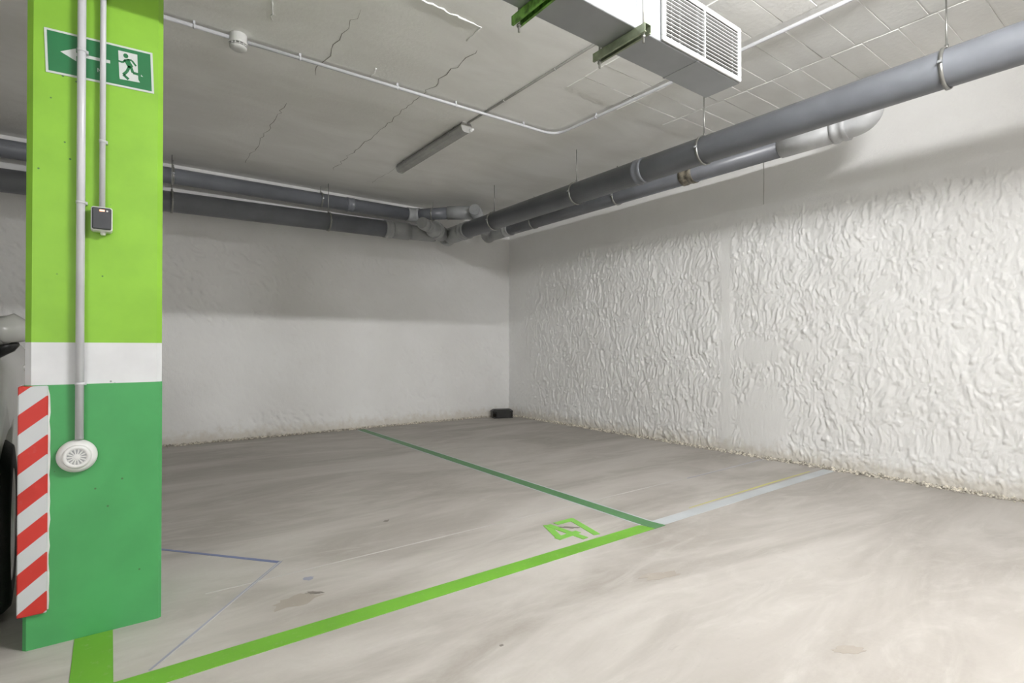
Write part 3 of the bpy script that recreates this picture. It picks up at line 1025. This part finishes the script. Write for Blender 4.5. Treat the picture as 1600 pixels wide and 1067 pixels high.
def trapeze(x, label, mat):
    t = thing('duct_bracket', (x, (DY0 + DY1) / 2, DZ0 - 0.042), label, 'bracket', 'duct brackets')
    y0, y1 = DY0 - 0.055, DY1 + 0.055
    c = MB()
    c.box((x - 0.0205, y0, DZ0 - 0.0045), (x + 0.0205, y1, DZ0 - 0.0025))
    c.box((x - 0.0205, y0, DZ0 - 0.041), (x - 0.0180, y1, DZ0 - 0.0045))
    c.box((x + 0.0180, y0, DZ0 - 0.041), (x + 0.0205, y1, DZ0 - 0.0045))
    c.box((x - 0.0180, y0, DZ0 - 0.041), (x - 0.0100, y1, DZ0 - 0.0385))
    c.box((x + 0.0100, y0, DZ0 - 0.041), (x + 0.0180, y1, DZ0 - 0.0385))
    c.build('channel', mat, t)
    for yy in (DY0 - 0.030, DY1 + 0.030):
        MB().tube([(x, yy, DZ0 - 0.075), (x, yy, ZC)], 0.005, 8).build('rod', M_ROD, t)
        MB().lathe([(0.010, 0), (0.010, 0.010)], (x, yy, DZ0 - 0.052), (0, 0, 1), 6).build('nut', M_ROD, t)
    return t


trapeze(1.83, 'olive channel bracket under the duct beside the grille', M_STRUT)
trapeze(1.35, 'greenish channel bracket under the duct at the top edge of the picture', simple('green_splashed_channel', (0.16, 0.36, 0.06), 0.5, 0.2, 0.3, 30))
trapeze(-0.3, 'zinc channel bracket under the duct above the viewer', M_STRUT)

# ------------------------------------------------------------------ ceiling conduits and detector
def ceiling_conduit(pts, r, clips, label, mat=M_CONDUIT, gap=None):
    pts = [Vector(p) for p in pts]
    t = thing('conduit', pts[0], label, 'conduit')
    if gap:                                  # the run is broken by a fitting
        k, a, b2 = gap
        MB().tube(pts[:k] + [Vector(a)], r, 14).build('tube', mat, t)
        MB().tube([Vector(b2)] + pts[k:], r, 14).build('tube', mat, t)
    else:
        MB().tube(pts, r, 14).build('tube', mat, t)
    for c in clips:
        x, y, ax = c
        cl = MB()
        zc = pts[0].z
        cl.lathe([(r + 0.0004, -0.006), (r + 0.003, -0.006), (r + 0.003, 0.006), (r + 0.0004, 0.006)], (x, y, zc), ax, 14, closed_ends=False)
        cl.box((x - 0.006, y - 0.006, zc + r), (x + 0.006, y + 0.006, ZC))
        cl.build('clip', mat, t)
    return t


zc = ZC - 0.030
path = [(-4.0, 3.62, zc), (2.92, 3.53, zc)] + arc((3.10, 3.525, zc), (2.96, 3.53, zc), (3.11, 3.38, zc), 8) + [(3.14, 2.3, zc), (3.165, 1.3, zc), (3.2, -4.5, zc)]
ceiling_conduit(path, 0.0115, [(0.36, 3.587, (1, 0, 0)), (0.95, 3.576, (1, 0, 0)), (1.62, 3.56, (1, 0, 0)), (2.10, 3.549, (1, 0, 0)), (2.75, 3.534, (1, 0, 0)), (3.12, 3.05, (0, 1, 0)), (3.14, 2.3, (0, 1, 0))],
                'long white conduit across the ceiling, bending beside the duct', gap=(1, (0.542, 3.585, zc), (0.642, 3.583, zc)))
zc = ZC - 0.0085
ceiling_conduit([(2.375, 3.815, zc), (2.385, 3.0, zc), (2.40, 1.9, zc), (2.42, -4.5, zc)], 0.008, [(2.381, 3.3, (0, 1, 0)), (2.390, 2.72, (0, 1, 0))],
                'grey conduit on the ceiling from lamp end to the duct', simple('dull_grey_conduit', (0.42, 0.42, 0.40), 0.5))

sd = thing('smoke_detector', (0.592, 3.585, ZC), 'round white smoke detector on the ceiling conduit', 'smoke detector')
c0 = (0.592, 3.585, ZC)
MB().lathe([(0.047, 0.0), (0.049, 0.006), (0.049, 0.040), (0.052, 0.046), (0.052, 0.058), (0.050, 0.060)], c0, (0, 0, -1), 36).build('base', M_WPLAST, sd)
MB().lathe([(0.040, 0.058), (0.040, 0.078)], c0, (0, 0, -1), 30).build('chamber', M_DARK, sd)
for k in range(12):
    a = 2 * PI * k / 12
    M = Matrix.Translation((c0[0], c0[1], ZC - 0.068)) @ Matrix.Rotation(a, 4, 'Z')
    MB().box((0.039, -0.0035, -0.010), (0.0475, 0.0035, 0.010), 0, 0.001, M).build('rib', M_WPLAST, sd)
MB().lathe([(0.049, 0.0675), (0.0495, 0.0695), (0.049, 0.0715)], c0, (0, 0, -1), 36).build('ring', M_WPLAST, sd)
MB().lathe([(0.049, 0.076), (0.048, 0.082), (0.038, 0.090), (0.012, 0.093)], c0, (0, 0, -1), 36).build('cap', M_WPLAST, sd)

# ------------------------------------------------------------------ unlit ceiling lamp in the bay
def lamp_profile(w, h):
    return [(-w * .36, 0), (-w * .5, -h * .28), (-w * .5, -h * .48), (-w * .40, -h * .86), (-w * .22, -h), (w * .22, -h), (w * .40, -h * .86), (w * .5, -h * .48), (w * .5, -h * .28), (w * .36, 0)]


MY = lambda x, y, z: Matrix(((1, 0, 0, x), (0, 0, 1, y), (0, 1, 0, z), (0, 0, 0, 1)))
lt = thing('ceiling_lamp', (2.37, 4.45, ZC), 'unlit grey batten lamp with clear cover on the ceiling', 'lamp')
W, H, L0, L1 = 0.10, 0.082, 3.83, 5.12
prof = lamp_profile(W, H)
hp = [(-W * .36, -0.004), (-W * .5, -H * .30), (-W * .5, -H * .46), (W * .5, -H * .46), (W * .5, -H * .30), (W * .36, -0.004)]
dp = [(-W * .47, -H * .46), (-W * .40, -H * .86), (-W * .22, -H), (W * .22, -H), (W * .40, -H * .86), (W * .47, -H * .46)]
MB().prism(hp, L0, L1, 0, MY(2.37, 0, ZC)).build('housing', M_HOUS, lt)
MB().prism(dp, L0 + 0.012, L1 - 0.012, 0, MY(2.37, 0, ZC)).build('cover', M_DIFF, lt)
for yy in (L0, L1):
    s = 1 if yy == L1 else -1
    MB().prism([(p[0] * 1.04, p[1] * 1.03) for p in prof], yy - (0.010 if s > 0 else 0.004), yy + (0.004 if s > 0 else 0.010), 0, MY(2.37, 0, ZC)).build('end_cap', M_DIFF, lt)
for yy in (4.05, 4.47, 4.9):
    MB().box((2.37 - W * .53, yy - 0.008, ZC - H * .62), (2.37 - W * .49, yy + 0.008, ZC - H * .28)).build('clip', M_HOUS, lt)
    MB().box((2.37 + W * .49, yy - 0.008, ZC - H * .62), (2.37 + W * .53, yy + 0.008, ZC - H * .28)).build('clip', M_HOUS, lt)
for yy in (3.97, 4.98):
    MB().box((2.33, yy - 0.02, ZC - 0.005), (2.41, yy + 0.02, ZC)).build('mount', M_HOUS, lt)
MB().lathe([(0.015, 0.0), (0.015, 0.018), (0.010, 0.02), (0.010, 0.04)], (2.41, L0 - 0.003, ZC - 0.062), (0, -1, 0), 14).build('cable_gland', M_WPLAST, lt)


# ------------------------------------------------------------------ lit aisle lamp and an added fill lamp (the light of the scene)
def lit_lamp(x, y, label, length=1.25):
    t = thing('ceiling_lamp', (x, y, ZC), label, 'lamp', 'lit aisle lamps')
    hl = length / 2
    zt = ZC - 0.19
    MB().box((x - hl - 0.02, y - 0.05, zt + 0.05), (x + hl + 0.02, y + 0.05, zt + 0.10), 0, 0.006).build('housing', M_WPLAST, t)
    for s in (-1, 1):
        MB().box((x + s * hl - 0.012, y - 0.018, zt - 0.018), (x + s * hl + 0.012, y + 0.018, zt + 0.054), 0, 0.003).build('tube_holder', M_WPLAST, t)
        MB().tube([(x + s * hl * 0.7, y, zt + 0.098), (x + s * hl * 0.7, y, ZC)], 0.005, 8).build('hanging_rod', M_ROD, t)
    MB().tube([(x - hl + 0.012, y, zt), (x + hl - 0.012, y, zt)], 0.013, 10, caps=False).build('tube', M_TUBE, t)
    return t


lit_lamp(2.0, 0.0, 'lit fluorescent batten lamp over the aisle just behind the viewer')
lit_lamp(-3.6, -5.6, 'added fluorescent fill lamp, unseen at the far left end of the aisle')  # added out of view as soft fill for the dim left back

# ------------------------------------------------------------------ black bait box in the corner
bb = thing('bait_box', (4.53, 6.335, 0.0), 'black plastic bait box on the floor in the corner', 'box', rotz=math.radians(-20), local=True)
hexa = [(-0.15, -0.05), (-0.10, -0.10), (0.10, -0.10), (0.15, -0.05), (0.15, 0.07), (-0.15, 0.07)]
MB().prism(hexa, 0.012, 0.085).build('tray', M_BLACK, bb)
lid = [(p[0] * 1.04, p[1] * 1.04) for p in hexa]
top = [(p[0] * 0.80, p[1] * 0.72) for p in hexa]
mb = MB()
n = 6
vs = [(p[0], p[1], 0.085) for p in lid] + [(p[0], p[1], 0.098) for p in lid] + [(p[0], p[1], 0.125) for p in top]
fs = [tuple(reversed(range(n)))] + [(i, (i + 1) % n, n + (i + 1) % n, n + i) for i in range(n)] + [(n + i, n + (i + 1) % n, 2 * n + (i + 1) % n, 2 * n + i) for i in range(n)] + [tuple(range(2 * n, 3 * n))]
mb.add(vs, fs)
mb.build('lid', M_BLACK, bb)
MB().lathe([(0.026, 0), (0.026, 0.004)], (-0.126, -0.077, 0.045), (-0.7, -0.7, 0), 14).build('entry_hole', M_DARK, bb)
MB().box((-0.14, -0.09, 0.0), (0.14, 0.06, 0.013)).build('foot', M_BLACK, bb)

# ------------------------------------------------------------------ gravel along the foot of the walls
def gravel(name, n, place, label):
    rr = np.random.default_rng(5 if 'back' in label else 6)
    base = np.array([(1, 0, 0), (-1, 0, 0), (0, 1, 0), (0, -1, 0), (0, 0, 1), (0, 0, -1)], float)
    fs0 = np.array([(0, 2, 4), (2, 1, 4), (1, 3, 4), (3, 0, 4), (2, 0, 5), (1, 2, 5), (3, 1, 5), (0, 3, 5)])
    V, F = [], []
    for i in range(n):
        c, r = place(rr)
        a = rr.uniform(0, 6.28)
        sc = r * rr.uniform(0.65, 1.25, 3)
        p = base * sc * rr.uniform(0.8, 1.2, (6, 1))
        ca, sa = math.cos(a), math.sin(a)
        p = np.stack([p[:, 0] * ca - p[:, 1] * sa, p[:, 0] * sa + p[:, 1] * ca, p[:, 2]], 1) + c
        F.append(fs0 + 6 * i)
        V.append(p)
    me = bpy.data.meshes.new(name)
    me.from_pydata(np.concatenate(V).tolist(), [], np.concatenate(F).tolist())
    me.materials.append(M_GRAVEL)
    ob = bpy.data.objects.new(name, me)
    COL.objects.link(ob)
    return tag(ob, label, 'gravel', kind='stuff')


def place_back(r):
    rad = r.uniform(0.005, 0.014)
    d = abs(r.normal(0, 0.022))
    return np.array((r.uniform(-3.0, 4.74), YB - 0.012 - d, max(0.003, rad * 0.5 + (0.024 - d) * r.uniform(0, 0.6)))), rad


def place_right(r):
    rad = r.uniform(0.005, 0.015)
    d = abs(r.normal(0, 0.026))
    return np.array((XR - 0.016 - d, r.uniform(-1.0, 6.5), max(0.003, rad * 0.5 + (0.028 - d) * r.uniform(0, 0.6)))), rad


gravel('gravel_strip', 2600, place_back, 'beige gravel along the foot of the back wall')
gravel('gravel_strip', 3200, place_right, 'beige gravel along the foot of the right wall')

# ------------------------------------------------------------------ parked white car beyond the pillar
CW = 0.865
car = thing('car', (-1.130, 1.94, 0), 'white car parked nose outwards beside the pillar, cut by the picture edge', 'car', rotz=math.radians(4.0), local=True)
# stations along the car: y, half width, sill z, belt z, roof z, roof half width
ST = [(0.00, 0.52, 0.30, 0.60, 0.62, 0.40), (0.05, 0.68, 0.24, 0.66, 0.70, 0.50), (0.18, 0.79, 0.21, 0.72, 0.78, 0.58), (0.45, 0.845, 0.20, 0.80, 0.87, 0.62),
      (0.82, 0.865, 0.20, 0.87, 0.94, 0.64), (1.12, 0.865, 0.20, 0.91, 0.99, 0.66), (1.30, 0.865, 0.20, 0.93, 1.06, 0.66), (1.60, 0.865, 0.20, 0.95, 1.27, 0.57), (1.85, 0.865, 0.20, 0.96, 1.41, 0.52),
      (2.20, 0.865, 0.20, 0.97, 1.47, 0.52), (2.60, 0.865, 0.20, 0.98, 1.48, 0.52), (2.68, 0.865, 0.20, 0.98, 1.48, 0.52), (3.10, 0.865, 0.20, 1.00, 1.46, 0.55), (3.50, 0.86, 0.21, 1.02, 1.42, 0.53),
      (3.80, 0.84, 0.23, 1.03, 1.33, 0.50), (4.02, 0.80, 0.26, 1.02, 1.12, 0.52), (4.15, 0.72, 0.30, 0.95, 1.00, 0.52), (4.20, 0.58, 0.34, 0.85, 0.88, 0.44)]


def section(s):
    y, wd, zs, zb, zr, wr_ = s
    half = [(wd * 0.82, zs - 0.02), (wd * 0.955, zs + 0.01), (wd * 0.985, zs + 0.14), (wd * 0.99, zs + 0.5 * (zb - zs)), (wd, zs + 0.74 * (zb - zs)), (wd * 0.985, zb - 0.07 * (zb - zs)), (wd * 0.94, zb)]
    half += [(wr_ + (wd * 0.925 - wr_) * 0.95, zb + 0.04 * (zr - zb)), (wr_ + (wd * 0.925 - wr_) * 0.30, zb + 0.80 * (zr - zb)), (wr_ * 0.93, zr - 0.05 * (zr - zb)), (wr_ * 0.55, zr + 0.012), (0, zr + 0.02)]
    right = [(x, y, z) for x, z in half]
    left = [(-x, y, z) for x, z in reversed(half[:-1])]
    return right + left


secs = [section(s) for s in ST]
ns = len(secs[0])
body, wins = MB(), {}
allv = [p for s in secs for p in s]


def vref(i, k):
    return secs[i][k]


smooth_body = {}
bf, gf = [], {}
for i in range(len(secs) - 1):
    for k in range(ns - 1):
        quad = (i * ns + k, (i + 1) * ns + k, (i + 1) * ns + k + 1, i * ns + k + 1)
        y_ = ST[i][0]
        key = None
        side = k in (7, 14)
        topk = k in (8, 9, 10, 11, 12, 13)
        if side and 1.55 <= y_ <= 2.55: key = ('side_window', k, 'a')
        elif side and 2.65 <= y_ < 3.75: key = ('side_window', k, 'b')
        elif topk and 1.25 <= y_ < 1.80: key = ('windscreen', 0, 'w')
        elif topk and 3.75 <= y_ < 4.0: key = ('rear_window', 0, 'r')
        (bf if key is None else gf.setdefault(key, [])).append(quad)
bf.append(tuple(range(ns)))
bf.append(tuple((len(secs) - 1) * ns + k for k in reversed(range(ns))))
for i in range(len(secs) - 1):                       # underside
    bf.append((i * ns, i * ns + ns - 1, (i + 1) * ns + ns - 1, (i + 1) * ns))
body.add(allv, bf, 0, True)
body_o = body.build('body', M_CARP, car)
# wheel arches cut out of the body
WY = (0.82, 3.36)
cut_mb = MB()
for wy in WY:
    for s in (-1, 1):
        cut_mb.lathe([(0.365, 0.0), (0.365, 0.30)], (s * 0.62, wy, 0.33), (s, 0, 0), 40)
cutter = cut_mb.build('cutter', M_BLACK)
cutter.location = car.location
cutter.rotation_euler = car.rotation_euler
import bmesh
bm = bmesh.new(); bm.from_mesh(body_o.data); bmesh.ops.recalc_face_normals(bm, faces=bm.faces); bm.to_mesh(body_o.data); bm.free()
bm = bmesh.new(); bm.from_mesh(cutter.data); bmesh.ops.recalc_face_normals(bm, faces=bm.faces); bm.to_mesh(cutter.data); bm.free()
bpy.context.view_layer.update()
md = body_o.modifiers.new('arches', 'BOOLEAN'); md.operation = 'DIFFERENCE'; md.object = cutter; md.solver = 'EXACT'; md.use_hole_tolerant = True
dg = bpy.context.evaluated_depsgraph_get()
newme = bpy.data.meshes.new_from_object(body_o.evaluated_get(dg))
body_o.modifiers.clear()
if len(newme.polygons) > 100:
    body_o.data = newme
bpy.data.objects.remove(cutter)
body_o.data.materials.clear(); body_o.data.materials.append(M_CARP)
for key, fs in gf.items():
    used = sorted({i for q in fs for i in q})
    mp = {v_: j for j, v_ in enumerate(used)}
    g = MB()
    g.add([allv[i] for i in used], [tuple(mp[i] for i in q) for q in fs], 0, True)
    go = g.build(key[0], M_GLASS, car)
# wheels
for wy in WY:
    for s in (-1, 1):
        c = (s * 0.667, wy, 0.325)
        ax = (s, 0, 0)
        tyre = MB().lathe([(0.215, 0.0), (0.300, 0.0), (0.322, 0.02), (0.325, 0.06), (0.325, 0.15), (0.322, 0.185), (0.300, 0.207), (0.250, 0.212), (0.215, 0.200), (0.215, 0.0)], c, ax, 44, closed_ends=False)
        wo = tyre.build('wheel', M_TYRE, car)
        wo['label'] = 'black tyre on a silver multi spoke wheel'
        rim = MB()
        rim.lathe([(0.218, 0.02), (0.218, 0.200), (0.210, 0.207), (0.200, 0.200), (0.196, 0.10), (0.194, 0.03)], c, ax, 44, closed_ends=False)
        rim.lathe([(0.05, 0.10), (0.055, 0.185), (0.045, 0.200), (0.01, 0.203)], c, ax, 20)
        rim.build('rim', M_ALLOY, wo)
        MB().lathe([(0.20, 0.03), (0.20, 0.05)], c, ax, 30).build('brake_disc', M_DARK, wo)
        for k in range(7):
            M = Matrix.Translation(Vector(c)) @ Matrix.Rotation(2 * PI * k / 7, 4, 'X')
            sp = MB()
            xx = (0.172, 0.196) if s > 0 else (-0.196, -0.172)
            sp.box((xx[0], -0.020, 0.04), (xx[1], 0.020, 0.203), 0, 0.004, M)
            sp.build('spoke', M_ALLOY, wo)
        # dark liner
        MB().lathe([(0.360, -0.06), (0.360, 0.17), (0.352, 0.17), (0.352, -0.06)], (c[0], wy, 0.33), ax, 40, closed_ends=False).build('arch_liner', M_BLACK, car)
# mirrors, handles, lamps, seams
for s in (-1, 1):
    mm = MB()
    pts = [(s * 0.790, 1.56, 1.045), (s * 0.810, 1.52, 1.070)]
    mm.tube(pts + [(s * 0.806, 1.50, 1.098), (s * 0.828, 1.49, 1.098), (s * 0.856, 1.50, 1.085), (s * 0.880, 1.52, 1.065), (s * 0.890, 1.54, 1.048)], 0.05, 18, rad=[0.035, 0.055, 0.072, 0.076, 0.064, 0.040, 0.012])
    mo = mm.build('door_mirror', M_CARP, car)
    MB().tube([(s * 0.77, 1.58, 0.975), (s * 0.80, 1.55, 0.995), (s * 0.83, 1.53, 1.015), (s * 0.86, 1.52, 1.025)], 0.026, 12, rad=[0.03, 0.03, 0.032, 0.012]).build('mirror_foot', M_BLACK, mo)
    MB().prism([(-0.055, -0.045), (0.055, -0.040), (0.060, 0.040), (-0.050, 0.045)], 0, 0.004, 0, Matrix(((s, 0, 0, s * 0.845), (0, 0, 1, 1.566), (0, 1, 0, 1.093), (0, 0, 0, 1)))).build('mirror_glass', M_LAMPGL, mo)
    for hy in (2.36, 3.18):
        MB().tube([(s * 0.845, hy - 0.09, 0.885), (s * 0.885, hy - 0.075, 0.895), (s * 0.890, hy, 0.898), (s * 0.885, hy + 0.075, 0.895), (s * 0.845, hy + 0.09, 0.885)], 0.014, 10).build('door_handle', M_CARP, car)
    MB().prism([(0.03, 0.60), (0.30, 0.66), (0.44, 0.80), (0.38, 0.80), (0.10, 0.69)], 0.0, 0.03, 0, Matrix(((0, 0, s, s * 0.775), (1, 0, 0, 0.06), (0, 1, 0, -0.02), (0, 0, 0, 1)))).build('headlamp', M_LAMPGL, car)
    MB().box((min(s * 0.70, s * 0.80), 4.0, 0.72), (max(s * 0.70, s * 0.80), 4.08, 0.98), 0, 0.01).build('tail_lamp', M_REDL, car)
    MB().box((min(s * 0.846, s * 0.8525), 1.25, 0.28), (max(s * 0.846, s * 0.8525), 2.98, 0.33), 0, 0.003).build('sill_trim', M_BLACK, car)
MB().box((-0.40, -0.012, 0.34), (0.40, 0.03, 0.44), 0, 0.01).build('lower_grille', M_BLACK, car)
MB().box((-0.26, -0.018, 0.46), (0.26, 0.02, 0.52), 0, 0.005).build('number_plate', M_WPLAST, car)
